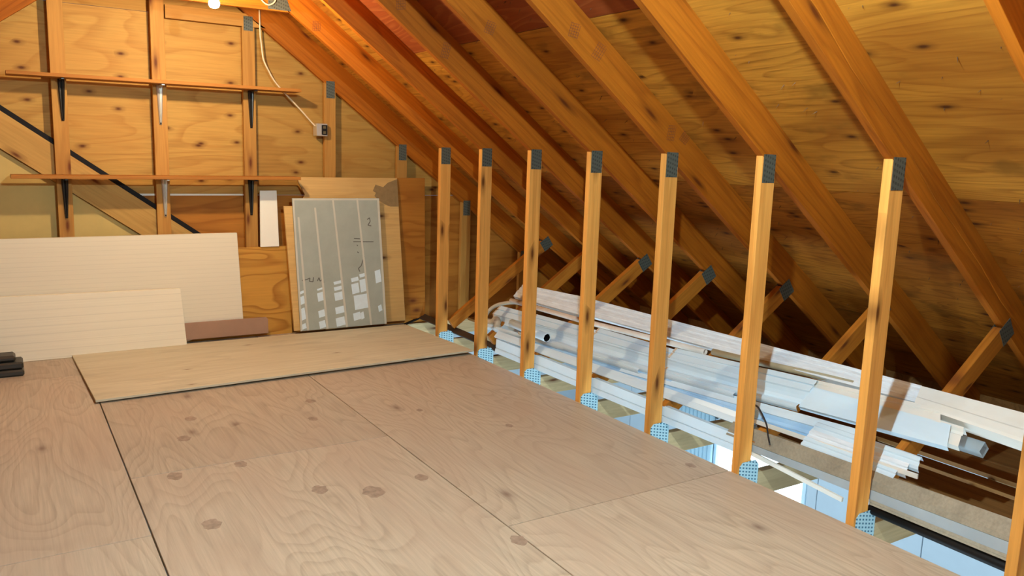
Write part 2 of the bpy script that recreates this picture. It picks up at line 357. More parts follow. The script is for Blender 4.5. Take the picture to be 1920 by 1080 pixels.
# ------------------------------------------------------------------ roof sheathing
roof = thing('ceiling', None, None, kind='structure')
dn = Vector((1, 0, -0.75)).normalized()
rows = [(-1.85, -1.486), (-1.484, -0.508), (-0.506, 0.470), (0.472, 1.447), (1.449, 2.35)]
offs = [0.0, -1.22, 0.0, -0.61, -1.83]
for (xa, xb), of in zip(rows, offs):
    y = 0.12
    cuts = [0.12]; yy = -0.02 + of
    while yy > YB + 0.02:
        if yy < 0.05: cuts.append(yy)
        yy -= 2.438
    cuts.append(YB)
    for a, b in zip(cuts, cuts[1:]):
        L = (xb - xa) * 1.25 - 0.002
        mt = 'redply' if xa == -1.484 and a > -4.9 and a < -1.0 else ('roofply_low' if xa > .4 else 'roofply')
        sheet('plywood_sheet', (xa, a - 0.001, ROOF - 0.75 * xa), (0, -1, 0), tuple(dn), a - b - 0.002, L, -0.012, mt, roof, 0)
dl = Vector((-1, 0, -0.75)).normalized()
for (xa, xb) in rows:
    sheet('plywood_sheet', (mir(xa), 0.12, ROOF - 0.75 * xa), (0, -1, 0), tuple(dl), 0.12 - YB, (xb - xa) * 1.25 - 0.002, 0.012, 'roofply', roof, 0)
# shingle nails poking through
bm = bmesh.new(); nin = Vector((-0.6, 0, -0.8))
for i in range(420):
    x = random.uniform(-1.3, 1.5); y = random.uniform(-5.2, -0.8)
    ph = (-y) % S
    if ph < 0.06 or ph > S - 0.02: continue
    if random.random() < 0.5: x = round((x + 0.1) / 0.14) * 0.14 - 0.1 + random.uniform(-.012, .012)
    p = Vector((x, y, ROOF - 0.75 * x)); d = (nin + Vector((random.uniform(-.35, .35), random.uniform(-.45, .45), random.uniform(-.3, .3)))).normalized() * random.uniform(.02, .045)
    s = d.cross(Vector((0, 1, 0.2))).normalized() * 0.0028; t = d.cross(s).normalized() * 0.0028
    b4 = [bm.verts.new(p + a) for a in (s, t, -s, -t)]; tip = bm.verts.new(p + d)
    for k in range(4): bm.faces.new((b4[k], b4[(k + 1) % 4], tip))
o = link('nail_tips', finish(bm, 'nail_tips'), 'nail', roof, Matrix.Identity(4)); o['kind'] = 'stuff'

# ------------------------------------------------------------------ trusses
def build_truss(label):
    t = thing('roof_truss', label, 'truss', (0, 0, 0), 'roof trusses')
    y0, y1 = -TH, 0.0
    d = 0.2125
    for sgn in (1, -1):
        f = (lambda x: x) if sgn == 1 else mir
        A = -SL if sgn == 1 else SL
        z = lambda x: LOW - 0.75 * x
        poly = [(f(RX), z(RX) + 0.0), (f(RX), z(RX) + d - .003), (f(2.3), z(2.3) + d - .003), (f(2.3), z(2.3) + 0.0)]
        prism('rafter', poly, y0, y1, A, 'rafter', t)
        post = prism('knee_post', [(f(0.0), -0.018), (f(0.0), z(0) - .001), (f(0.087), z(0.087) - .001), (f(0.087), -0.018)], y0, y1, math.pi / 2, 'post', t, 0.002)
        # diagonal web between post foot and rafter
        dx, dz = 0.819, 0.574; px, pz = -0.574 * 0.0445, 0.819 * 0.0445
        c0 = (0.125, 0.098); c1 = (0.985, 0.700)
        web = [(c0[0] + px, c0[1] + pz), (c1[0] + px - .012, c1[1] + pz - .008), (c1[0] - px + .012, c1[1] - pz + .008), (c0[0] - px, c0[1] - pz)]
        prism('web', [(f(a), b) for a, b in web], y0, y1, 0.611 * sgn, 'web', t, 0.002)
        # toothed plates, on both faces of the truss
        for ya, yb in ((y0 - 0.0016, y0 - 0.0002), (y1 + 0.0002, y1 + 0.0016)):
            prism('toothed_plate', [(f(0.006), 1.335), (f(0.006), 1.458), (f(0.082), 1.458), (f(0.082), 1.335)], ya, yb, 0, 'plate', t, 0)
            prism('toothed_plate', [(f(0.012), -0.10), (f(0.012), 0.03), (f(0.03), 0.047), (f(0.118), 0.047), (f(0.140), 0.022), (f(0.142), -0.10)], ya, yb, 0, 'baseplate', t, 0)
            q = [(-.045, -.046), (-.045, .046), (.05, .046), (.05, -.046)]
            prism('toothed_plate', [(f(0.99 + a * dx - b * dz), 0.703 + a * dz + b * dx) for a, b in q], ya, yb, 0.611 * sgn, 'plate', t, 0)
            prism('toothed_plate', [(f(-1.27), 2.30), (f(-1.27), 2.385), (f(-1.15), 2.385), (f(-1.118), 2.30)], ya, yb, 0, 'plate', t, 0)
    prism('collar_tie', [(-1.13, 2.292), (-1.245, 2.381), (mir(-1.245), 2.381), (mir(-1.13), 2.292)], y0, y1, 0, 'rafter', t)
    prism('bottom_chord', [(-5.72, -0.14), (-5.72, -0.0185), (2.03, -0.0185), (2.03, -0.14)], y0, y1, 0, 'chord', t)
    return t
ords = ['first', 'second', 'third', 'fourth', 'fifth', 'sixth', 'seventh', 'eighth']
tl = ['roof truss standing nearest the gable wall, first out from the shelves'] + ['%s roof truss counted out from the gable wall' % o for o in ords[1:7]] + ['eighth roof truss, nearest the camera, its knee post cut by the right edge']
t1 = build_truss(tl[0]); t1.location.y = -S
trusses = [t1] + [copy_tree(t1, -S * (k - 1), tl[k - 1]) for k in range(2, 9)]

# lumber stamps inked on the rafter faces
def stamp(tr, x, v, rot, w, h):
    k = -tr.location.y / S; bm = bmesh.new(); c0 = Vector((x, -S * k - TH - .0007, LOW - .75 * x + v)); ca, sa = math.cos(rot), math.sin(rot)
    ux = Vector((ca, 0, sa)); uz = Vector((-sa, 0, ca))
    def bar(a, b, t):
        d = (b - a).normalized(); n = Vector((-d.z, 0, d.x)) * t
        bm.faces.new([bm.verts.new(p) for p in (a + n, b + n, b - n, a - n)])
    for i in range(5):
        f = i / 4 - .5; bar(c0 + ux * f * w - uz * h / 2, c0 + ux * (f * w + .006) + uz * h / 2, .0011)
    for i in range(6):
        f = i / 5 - .5; bar(c0 - ux * w / 2 + uz * f * h, c0 + ux * w / 2 + uz * (f * h + .004), .0010)
    link('grade_stamp', finish(bm, 'grade_stamp'), 'stamp', tr, Matrix.Identity(4))
M['stamp'] = plain('red_brown_ink', (0.16, 0.035, 0.006), 0.7)
for k, x, v, r_, w_, h_ in ((3, -.608, .085, -.2, .045, .085), (3, -.89, .10, .1, .05, .07), (4, -.676, .085, -.3, .05, .06), (5, -.597, .075, -.2, .05, .06), (5, -.453, .105, -.5, .05, .075), (5, .023, .115, -.1, .045, .07), (5, .115, .165, -.6, .05, .05), (1, -.95, .06, 0, .05, .06)):
    stamp(trusses[k - 1], x, v, r_, w_, h_)
# waney ridge along the seventh rafter
yy7 = -S * 7 - TH
prism('wane_ridge', [(x, LOW - .75 * x + .118 + .012 * math.sin(7 * x)) for x in [-1.3 + i * .2 for i in range(15)]] + [(x, LOW - .75 * x + .082 + .010 * math.sin(11 * x + 1)) for x in [1.5 - i * .2 for i in range(15)]], yy7 - .005, yy7 - .0003, -SL, 'rafter', trusses[6], .002)

# ------------------------------------------------------------------ gable wall
gw = thing('wall_far', None, None, kind='structure')
GY = 0.085
xs = [-5.7, -4.88, -3.66, -2.44, -1.22, 0.0, 1.22, 2.3]; zs = [-0.14, 1.058, 2.30, 3.2]
for i, (xa, xb) in enumerate(zip(xs, xs[1:])):
    for j, (za, zb) in enumerate(zip(zs, zs[1:])):
        poly = [(xa + .001, za + .001), (xa + .001, zb - .001), (xb - .001, zb - .001), (xb - .001, za + .001)]
        poly = clip(poly, 0.75, 1, ROOF + .01); poly = clip(poly, -0.75, 1, ROOF + .01 - 1.5 * RX)
        if len(poly) < 3: continue
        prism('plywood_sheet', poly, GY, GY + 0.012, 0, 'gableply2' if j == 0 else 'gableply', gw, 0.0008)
GL = LOW - 0.038
prism('gable_rafter', [(RX, GL - .75 * RX), (RX, ROOF - .75 * RX), (2.3, ROOF - .75 * 2.3), (2.3, GL - .75 * 2.3)], 0.0, TH, -SL, 'rafter', gw)
prism('gable_rafter', [(RX, GL - .75 * RX), (RX, ROOF - .75 * RX), (mir(2.3), ROOF - .75 * 2.3), (mir(2.3), GL - .75 * 2.3)], 0.0, TH, SL, 'rafter', gw)
for k in range(-2, 6):
    xa = -0.062 - 0.6065 * k; xb = xa + 0.089
    def top(x): return min(GL - .75 * x, GL - .75 * mir(x))
    tall = k in (3, 4)
    za, zb = top(xa), top(xb)
    if k == 2: za = zb = 2.262
    poly = [(xa, -0.02), (xa, za), (xb, zb), (xb, -0.02)]
    if k == 3: poly = [(xa, -0.02), (xa, 2.55), (xb, 2.55), (xb, -0.02)]
    st = prism('stud', poly, 0.0, TH, math.pi / 2, 'stud', gw, 0.0018)
    if k in (-2, -1, 0, 1):
        prism('toothed_plate', [(xa + .014, za - .115), (xa + .014, za + .012), (xb - .008, za + .012), (xb - .008, za - .115)], -0.0016, -0.0002, 0, 'plate', st, 0)
    if k == 2:
        prism('toothed_plate', [(xa + .012, 2.235), (xa + .012, 2.335), (xb - .012, 2.335), (xb - .012, 2.235)], -0.0016, -0.0002, 0, 'plate', st, 0)
prism('gable_tie', [(-1.1, 2.263), (-1.25, 2.352), (-1.785, 2.352), (-1.785, 2.263)], 0.0, TH, 0, 'stud', gw)
prism('gable_chord', [(-5.7, -0.14), (-5.7, -0.02), (2.03, -0.02), (2.03, -0.14)], 0.0, TH, 0, 'chord', gw)
# diagonal brace behind the studs, tan drywall below it
br = -math.atan(0.71)
prism('brace', [(-3.3, 1.962), (-1.3, 0.542), (-1.3, 0.295), (-3.3, 1.715)], TH + .001, TH + .036, br, 'brace', gw)
dw = [(-3.3, 0.0), (-3.3, 1.71), (-1.62, 0.52), (-1.62, 0.0)]
prism('drywall_panel', dw, GY - .012, GY - .001, 0, 'drywall', gw)
prism('caulk_line', [(-2.05, 1.052), (-2.05, 1.066), (-1.19, 1.066), (-1.19, 1.055)], GY - .003, GY - .0005, 0, 'white', gw, 0)

# ------------------------------------------------------------------ other walls of the attic and the garage below
near = solid('wall_near', [(-5.75, -2.75), (-5.75, ROOF - .75 * mir(-5.75)), (RX, ROOF - .75 * RX), (2.1, ROOF - .75 * 2.1), (2.1, -2.75)], 'y', YB - .02, YB, 'gableply'); near['kind'] = 'structure'
gf = sheet('floor_garage', (-5.75, YB, -2.75), (1, 0, 0), (0, 1, 0), 7.85, 8.8, -0.05, 'garagefloor'); gf['kind'] = 'structure'
wr = thing('wall_right', None, None, kind='structure')
WX = 2.05
def wallpan(ya, yb, za, zb): zb = min(zb, -.145); solid('wall_panel', [(ya + .003, za), (ya + .003, zb), (yb - .003, zb), (yb - .003, za)], 'x', WX, WX + .04, 'garage', wr, 0.002)
WY0, WY1, WZ0, WZ1 = -2.57, -1.66, -1.9, -0.62
ycuts = [YB, -7.1, -5.9, -4.68, -3.46, -2.66, WY0]
for a, b in zip(ycuts, ycuts[1:]): wallpan(a, b, -2.75, 0.1)
for a, b in ((WY1, -0.6), (-0.6, 0.1)): wallpan(a, b, -2.75, 0.1)
wallpan(WY0, WY1, -2.75, WZ0); wallpan(WY0, WY1, WZ1, 0.1)
solid('blocking', [(YB, -.142), (YB, .11), (.08, .11), (.08, -.142)], 'x', WX, WX + .04, 'brown', wr, 0)
solid('backing', [(YB, -2.75), (YB, 0.1), (WY0, 0.1), (WY0, -2.75)], 'x', WX + .042, WX + .05, 'curtain', wr, 0)
solid('backing', [(WY1, -2.75), (WY1, 0.1), (0.1, 0.1), (0.1, -2.75)], 'x', WX + .042, WX + .05, 'curtain', wr, 0)
win = thing('window_1', None, None, kind='structure')
solid('pane', [(WY0, WZ0), (WY0, WZ1), (WY1, WZ1), (WY1, WZ0)], 'x', WX + .03, WX + .035, 'daylight', win, 0)
for a, b, c_, d_ in ((WY0, WY0 + .03, WZ0, WZ1), (WY1 - .03, WY1, WZ0, WZ1), (WY0, WY1, WZ0, WZ0 + .03), (WY0, WY1, WZ1 - .03, WZ1)):
    solid('window_frame', [(a, c_), (a, d_), (b, d_), (b, c_)], 'x', WX - .01, WX + .029, 'gutter', win, .002)
win2 = thing('window_2', None, None, kind='structure')
solid('pane', [(-2.5, .75), (-2.5, 1.95), (-1.2, 1.95), (-1.2, .75)], 'y', YB + .004, YB + .008, 'sky_pane', win2, 0)
for a, b, c_, d_ in ((-2.54, -2.5, .71, 1.99), (-1.2, -1.16, .71, 1.99), (-2.54, -1.16, .71, .75), (-2.54, -1.16, 1.95, 1.99), (-1.87, -1.83, .75, 1.95), (-2.5, -1.2, 1.33, 1.37)):
    solid('window_frame', [(a, c_), (a, d_), (b, d_), (b, c_)], 'y', YB + .002, YB + .04, 'white', win2, .002)
cu = thing('curtain', 'pale blue pleated curtain hanging beside the bright garage window', 'curtain', (WX - .05, -1.5, -1.9))
for i in range(9):
    y = -1.66 + i * 0.045
    link('pleat', tube_me('pleat', [(WX - .05, y, -1.9), (WX - .05, y, -0.55)], 0.022, 8), 'curtain', cu, Matrix.Identity(4))
for nm, poly in (('wall_back', [(-5.75, -2.75), (-5.75, -.15), (2.1, -.15), (2.1, -2.75)]),):
    o = solid(nm, poly, 'y', 0.1, 0.14, 'garage'); o['kind'] = 'structure'
o = solid('wall_left', [(YB, -2.75), (YB, 0.12), (0.12, 0.12), (0.12, -2.75)], 'x', -5.79, -5.75, 'garage'); o['kind'] = 'structure'

# ------------------------------------------------------------------ bare bulbs on the collar ties
def bulb(x, y, z, label, mt):
    t = thing('light_bulb', label, 'lamp', (x, y, z), 'bare bulbs under the collar ties')
    link('lamp_holder', tube_me('lamp_holder', [(0, 0, 0.088), (0, 0, 0.078), (0, 0, 0.072), (0, 0, 0.045), (0, 0, 0.032)], lambda f: (0.048, 0.048, 0.03, 0.026, 0.02)[min(4, int(f * 4 + .5))], 16), 'ceramic', t)
    prof = [(0.0135, 0.04), (0.016, 0.028), (0.024, 0.014), (0.0295, -0.002), (0.029, -0.016), (0.0225, -0.027), (0.011, -0.0325), (0.001, -0.034)]
    bm = bmesh.new(); rings = [[bm.verts.new((r * math.cos(2 * math.pi * k / 16), r * math.sin(2 * math.pi * k / 16), zz)) for k in range(16)] for r, zz in prof]
    for a, b in zip(rings, rings[1:]):
        for k in range(16): bm.faces.new((a[k], a[(k + 1) % 16], b[(k + 1) % 16], b[k]))
    link('glass', finish(bm, 'glass', 0, True), mt, t)
bulb(-1.735, -1.238, 2.205, 'glowing bare bulb hanging under the collar tie at the top edge', 'bulb')
bulb(-1.80, -S * 8 - .019, 2.205, 'glowing bare bulb under the tie of the truss nearest the camera', 'bulb_near')

# ------------------------------------------------------------------ shelves
def shelf(name, label, xa, xb, z, zt, ydep, bx, mats, grp='wooden wall shelves'):
    t = thing(name, label, 'shelf', (xa, 0, z), grp)
    bm_ = prism('shelf_board', [(xa, z - zt), (xa, z), (xb, z + .012), (xb, z + .012 - zt)], -ydep, -0.001, 0, 'shelfwood', t, .0015)
    for x, mt in zip(bx, mats):
        zz = z - zt - .001 + .012 * (x - xa) / (xb - xa)
        bm = bmesh.new()
        # tapering fluted strap down the stud, arm under the shelf
        secs = [(zz, .021, .020), (zz - .03, .021, .019), (zz - .13, .016, .016), (zz - .24, .010, .012), (zz - .265, .008, .006)]
        R_ = []
        for sz, hw, dep in secs:
            R_.append([bm.verts.new((x + u * hw, -.0015 - dd * dep, sz)) for u, dd in ((-1, 0), (-.92, .75), (-.6, 1), (-.28, .92), (0, .55), (.28, .92), (.6, 1), (.92, .75), (1, 0))])
        for a, b in zip(R_, R_[1:]):
            for k in range(8): bm.faces.new((a[k], a[k + 1], b[k + 1], b[k]))
            bm.faces.new((a[8], a[0], b[0], b[8]))
        bm.faces.new(R_[0]); bm.faces.new(R_[-1][::-1])
        bo = link('bracket', finish(bm, 'bracket'), mt, t, Matrix.Identity(4))
        link('arm', box_me('arm', x - .011, x + .011, -ydep * .85, -.021, zz - .010, zz, .003), mt, bo, Matrix.Identity(4))
        link('screw', tube_me('screw', [(x, -.004, zz - .257), (x, -.014, zz - .257)], .0055, 8), 'darksteel', bo, Matrix.Identity(4))
    return t
shelf('wall_shelf', 'upper wooden shelf under the light on three brackets', -2.735, -0.905, 1.829, .022, .185, (-2.43, -1.838, -1.222), ('darksteel', 'steel', 'darksteel'))
shelf('wall_shelf', 'lower wooden shelf above the white foam boards', -2.745, -0.915, 1.194, .022, .185, (-2.44, -1.828, -1.233), ('darksteel', 'steel', 'darksteel'))

# two long black trim strips lodged behind the studs
for i, (dz, dy, lab) in enumerate(((0, .0, 'long black trim strip lying along the top of the diagonal brace'), (.028, .012, 'thinner black trim strip just above the longer one on the brace'))):
    a = (-2.95, 1.706 + dz); b = (-1.62 + i * .12, 0.762 + dz - i * .085)
    n = (0.579 * .015, 0.815 * .015)
    o = prism('trim_strip', [(a[0] + n[0], a[1] + n[1]), (b[0] + n[0], b[1] + n[1]), (b[0] - n[0], b[1] - n[1]), (a[0] - n[0], a[1] - n[1])], TH + .003 + dy * .6, TH + .014 + dy * .6, br, 'black')
    o.location.y += 0.034 if False else 0.0
    tag(o, lab, 'trim strip')

# electrical box and cable
eb = thing('junction_box', 'small dark electrical box on the short stud at the right', 'electrical box', (-0.705, -.002, 1.56))
link('box', box_me('box', -.043, .043, -.05, 0.035, -.047, .047, .004), 'steel', eb)
link('outlet', box_me('outlet', -.006, .038, -.058, -.051, -.038, .036, .008), 'black', eb)
for zz in (-.02, .018): link('socket', box_me('socket', .004, .026, -.062, -.059, zz - .01, zz + .01, .003), 'plastic_dark', eb)
pts = [(-1.07, -.62, 2.40), (-1.12, -.655, 2.355), (-1.16, -.66, 2.345), (-1.19, -.655, 2.37), (-1.185, -.655, 2.335), (-1.165, -.5, 2.30), (-1.155, -.15, 2.27), (-1.152, -.02, 2.22), (-1.143, -.014, 2.15), (-1.131, -.014, 2.05), (-1.10, -.012, 1.98), (-1.02, -.19, 1.86), (-.97, -.05, 1.79), (-.87, -.012, 1.712), (-.80, -.012, 1.63), (-.752, -.02, 1.575)]
pts = [(-1.155, -.02, 2.40)] + pts[7:11] + [(-1.032, -.012, 1.873), (-.869, -.012, 1.712), (-.80, -.012, 1.64), (-.75, -.02, 1.585)]
def smooth(pts, n=6):
    P = [Vector(p) for p in pts]; out = []
    for i in range(len(P) - 1):
        p0, p1, p2, p3 = P[max(i - 1, 0)], P[i], P[i + 1], P[min(i + 2, len(P) - 1)]
        for k in range(n):
            t = k / n
            out.append(0.5 * ((2 * p1) + (-p0 + p2) * t + (2 * p0 - 5 * p1 + 4 * p2 - p3) * t * t + (-p0 + 3 * p1 - 3 * p2 + p3) * t ** 3))
    return out + [P[-1]]
tag(tube('power_cable', smooth(pts), .006, 'cable', seg=8), 'cream electrical cable hanging from the ceiling to the junction box', 'cable')
tag(tube('cable_loop', smooth([(-1.33, -.656, 2.40), (-1.31, -.66, 2.345), (-1.27, -.66, 2.322), (-1.23, -.66, 2.345), (-1.215, -.656, 2.40)]), .005, 'cable', seg=8), 'cream cable loop drooping over the collar tie', 'cable')

# ------------------------------------------------------------------ things leaning on the gable wall
def lean(name, label, cat, poly, yb, yt, th, mat, zb, zt, group=None, bevel=.0012, parent=None):
    """upright board: poly in XZ; its back face leans from y=yb at z=zb to y=yt at z=zt"""
    k = (yt - yb) / (zt - zb); bm = bmesh.new()
    f = [bm.verts.new((x, yb + (z - zb) * k - th, z)) for x, z in poly]; g = [bm.verts.new((x, yb + (z - zb) * k, z)) for x, z in poly]
    bm.faces.new(f); bm.faces.new(g[::-1]); n = len(poly)
    for i in range(n): bm.faces.new((f[i], g[i], g[(i + 1) % n], f[(i + 1) % n]))
    o = link(name, finish(bm, name, bevel), mat, parent, Matrix.Identity(4) if parent else None)
    if not parent: tag(o, label, cat, group)
    return o
def quad(x0, x1, z0, z1): return [(x0, z0), (x0, z1), (x1, z1), (x1, z0)]
lean('foam_board', 'large white foam board leaning behind the smaller one', 'foam board', [(-3.6, .02), (-3.6, .778), (-1.352, .790), (-1.327, .12), (-1.72, .02)], -.058, -.018, .03, 'foam', .02, .79, 'white foam boards')
lean('foam_board', 'shorter grooved white foam board standing in front at floor level', 'foam board', [(-3.5, .001), (-3.5, .425), (-1.768, .412), (-1.745, .001)], -.15, -.085, .035, 'foam2', .0, .43, 'white foam boards')
lean('brown_board', 'low brown board strip on the floor beside the white foam', 'board', [(-1.90, .034), (-1.90, .155), (-1.165, .155), (-1.152, .140), (-1.152, .034)], -.095, -.088, .018, 'cardboard', .03, .155)
lean('plywood_offcut', 'plywood offcut with bold dark grain behind the brown strip', 'board', quad(-1.95, -.945, .0, .676), -.02, -.002, .012, 'boldply', .0, .676)
lean('foam_offcut', 'narrow white foam offcut standing on the bold grained plywood', 'foam board', [(-1.178, .678), (-1.172, 1.096), (-1.048, 1.098), (-1.038, .678)], -.016, -.004, .012, 'white', .678, 1.1)
tp = lean('torn_plywood', 'tall light plywood board with torn dark corner behind the grey panel', 'board', [(-.95, .036), (-.945, .9), (-.84, 1.07), (-.89, 1.165), (-.885, 1.20), (-.078, 1.204), (-.018, .036)], -.085, -.02, .014, 'lightply', .036, 1.2)
kz = (-.02 + .085) / (1.2 - .036)
tear = [(-.078 + .0, 1.195), (-.16, 1.165), (-.20, 1.13), (-.265, 1.15), (-.288, 1.10), (-.262, 1.085), (-.275, 1.06), (-.235, 1.02), (-.18, .99), (-.14, .975), (-.066, .975)]
lean('torn_patch', None, None, tear, -.0993, -.0993 + kz * 1.164, .0012, 'torn', .036, 1.2, None, 0, tp)
lean('shaded_plywood', 'dark reddish plywood sheet standing at the right of the torn board', 'board', [(-.30, .0), (-.30, 1.203), (.180, 1.206), (.196, .0)], -.02, -.003, .014, 'gableply2', .0, 1.2)
sp = lean('pine_board', 'narrow pine board edge showing left of the grey panel', 'board', [(-.962, .036), (-1.012, .985), (-.55, .985), (-.50, .036)], -.115, -.056, .02, 'lightply', .036, .985)
# grey film-covered panel
gp_b, gp_t, gz0, gz1 = -.146, -.083, .036, 1.045
gk = (gp_t - gp_b) / (gz1 - gz0); GTH = .012
gp = lean('mirror_panel', 'grey film covered mirror panel leaning against the plywood', 'panel', [(-.920, gz0), (-.955, gz1), (-.258, gz1), (-.212, gz0)], gp_b, gp_t, GTH, 'panel', gz0, gz1)
def on_panel(u, v):
    z = gz0 + v * (gz1 - gz0); xl = -.920 + (-.955 + .920) * v; xr = -.212 + (-.258 + .212) * v
    return (xl + u * (xr - xl), z)
def panel_piece(name, uv, mat, th):
    lean(name, None, None, [on_panel(*a) for a in uv], gp_b - GTH - .0002, gp_b - GTH - .0002 + gk * (gz1 - gz0), th, mat, gz0, gz1, None, 0, gp)
for ub, ut, v1 in ((.082, .055, .86), (.30, .245, .93), (.525, .452, 1.0), (.812, .735, 1.0)):
    panel_piece('tape_strip', [(ub - .012, .0), (ut - .010, v1), (ut + .010, v1), (ub + .012, 0.0)], 'panelline', .0009)
panel_piece('tape_strip', [(.0, .985), (.0, .998), (1, .998), (1, .985)], 'panelline', .0008)
panel_piece('tape_strip', [(.975, .0), (.975, .985), (1, .985), (1, .0)], 'panelline', .0008)
panel_piece('tape_strip', [(.0, .0), (.0, .985), (.02, .985), (.02, .0)], 'panelline', .0008)
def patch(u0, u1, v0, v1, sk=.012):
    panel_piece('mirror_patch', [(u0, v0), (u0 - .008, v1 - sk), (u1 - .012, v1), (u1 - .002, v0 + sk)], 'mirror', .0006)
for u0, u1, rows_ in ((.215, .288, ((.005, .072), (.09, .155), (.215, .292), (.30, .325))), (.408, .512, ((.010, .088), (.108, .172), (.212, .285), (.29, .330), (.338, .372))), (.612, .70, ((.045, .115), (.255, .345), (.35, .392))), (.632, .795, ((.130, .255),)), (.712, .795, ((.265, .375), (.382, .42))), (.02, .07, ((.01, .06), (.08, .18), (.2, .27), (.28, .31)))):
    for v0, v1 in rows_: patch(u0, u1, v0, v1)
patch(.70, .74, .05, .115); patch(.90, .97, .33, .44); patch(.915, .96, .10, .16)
# pencil marks on the film
def stroke(pts):
    for a, b in zip(pts, pts[1:]):
        d = Vector((b[0] - a[0], (b[1] - a[1]) * 1.45)); L = d.length or 1e-6; nx, ny = -d.y / L * .005, d.x / L * .005 / 1.45
        panel_piece('pencil_mark', [(a[0] + nx, a[1] + ny), (b[0] + nx, b[1] + ny), (b[0] - nx, b[1] - ny), (a[0] - nx, a[1] - ny)], 'pencil', .0004)
stroke([(.84, .835), (.87, .848), (.875, .82), (.845, .79), (.885, .785)]); stroke([(.67, .69), (.74, .686)]); stroke([(.66, .665), (.90, .66)]); stroke([(.70, .64), (.71, .632)])
stroke([(.70, .585), (.715, .577)]); stroke([(.78, .55), (.735, .475), (.70, .455), (.715, .43)]); stroke([(.05, .385), (.10, .39), (.14, .40), (.13, .375), (.17, .37), (.18, .405)])
stroke([(.22, .375), (.24, .40), (.25, .372), (.275, .385), (.29, .36)])
# loose plywood sheet on the floor
lp = [(-2.466, -.135), (-2.432, -1.330), (-.008, -1.222), (-.062, -.190)]
bm = bmesh.new(); hz = [(.002, .015), (.010, .023), (.021, .034), (.012, .025)]
lo = [bm.verts.new((x, y, a)) for (x, y), (a, b) in zip(lp, hz)]; hi = [bm.verts.new((x, y, b)) for (x, y), (a, b) in zip(lp, hz)]
bm.faces.new(lo[::-1]); bm.faces.new(hi)
for i in range(4): bm.faces.new((lo[i], lo[(i + 1) % 4], hi[(i + 1) % 4], hi[i]))
tag(link('loose_plywood', finish(bm, 'loose_plywood', .001), 'looseply'), 'loose tan plywood sheet lying flat on the floor by the gable wall', 'board')
# black case at the left edge
bc = thing('tool_case', 'black plastic case on the floor cut by the left edge', 'case', (-2.83, -.46, .0))
link('base', box_me('base', -.18, .085, -.09, .09, .001, .040, .010), 'blackplastic', bc)
link('body', box_me('body', -.18, .083, -.078, .082, .042, .085, .010), 'blackplastic', bc)
link('lid', box_me('lid', -.18, .045, -.065, .07, .086, .125, .014), 'blackplastic', bc)

# ------------------------------------------------------------------ stored gutters and trim along the eave
KG = [(0, -.03), (0, -.003), (.012, .003), (.17, .003), (.18, -.006), (.20, -.006), (.21, .001), (.40, .001), (.415, -.009), (.435, -.014), (.48, -.027), (.55, -.038), (.63, -.042), (.70, -.038), (.78, -.025), (.84, -.010), (.87, .0), (.96, .003), (.985, -.004), (1.0, -.014), (1.0, -.03)]
FLAT = [(0, -.03), (0, 0), (.60, 0), (.635, -.004), (.68, .003), (.98, .005), (1, .003), (1, -.03)]
RIB = [(0, -.025), (0, 0), (.10, .0), (.14, -.004), (.20, -.004), (.24, 0), (.34, 0), (.38, -.004), (.46, -.004), (.50, .001), (.72, .001), (.76, -.003), (.97, -.002), (1, -.004), (1, -.03)]
ANG = [(0, -.03), (0, 0), (.5, .002), (1, 0), (1, -.012)]
BOX = [(0, -.05), (0, 0), (.30, 0.0), (.34, -.006), (.40, -.002), (1, 0), (1, -.05)]
G = 'stored gutters and trim'
def gut(name, label, cat, T0, T1, B0, B1, prof, mat, n0=0.0, **kw):
    prof = [(a, b + n0) for a, b in prof]
    T0, T1, B0, B1 = [Vector(p) + (Vector((-.024, -.026, .008)) if p[0] > .135 else Vector((0, 0, 0))) for p in (T0, T1, B0, B1)]
    o = shell(name, T0, T1, B0, B1, prof, mat, None, **kw); tag(o, label, cat, G)
    if prof is not None and len(prof) > 18:
        f = .016 / (T1 - T0).length
        shell('cut_edge', T0, T0.lerp(T1, f), B0, B0.lerp(B1, f), [(a, b + .0015) for a, b in prof], 'gutteredge', o)
    return o
gut('trim_strip', 'lowest long white trim strip running behind the knee posts', 'trim', (.100, -1.36, .133), (.102, -3.62, .136), (.096, -1.36, .034), (.098, -3.62, .052), FLAT, 'gutter')
gut('gutter', 'flat white gutter length lying just above the lowest trim strip', 'gutter', (.135, -1.33, .182), (.186, -3.60, .218), (.099, -1.33, .145), (.130, -3.60, .177), ANG, 'gutter')
gut('gutter', 'white gutter whose cut end shows beside the second knee post', 'gutter', (.306, -1.085, .309), (.338, -2.05, .335), (.128, -1.085, .172), (.178, -2.05, .213), KG, 'gutter')
gut('gutter', 'white gutter beginning between the third and fourth knee posts', 'gutter', (.322, -1.545, .326), (.362, -2.75, .355), (.165, -1.545, .208), (.196, -2.75, .232), KG, 'gutter', n0=.002)
gut('gutter', 'white gutter beginning between the fourth and fifth knee posts', 'gutter', (.352, -2.20, .357), (.374, -3.42, .372), (.182, -2.20, .226), (.236, -3.42, .268), KG, 'gutter', n0=.003)
gut('gutter', 'white gutter beginning between the fifth and sixth knee posts', 'gutter', (.368, -2.87, .372), (.420, -3.765, .408), (.226, -2.87, .258), (.276, -3.765, .297), KG, 'gutter', n0=.006)
gut('gutter', 'pale lavender gutter underside running below the ogee gutters', 'gutter', (.222, -2.60, .228), (.290, -4.15, .297), (.190, -2.60, .198), (.252, -4.15, .268), ANG, 'gutter')
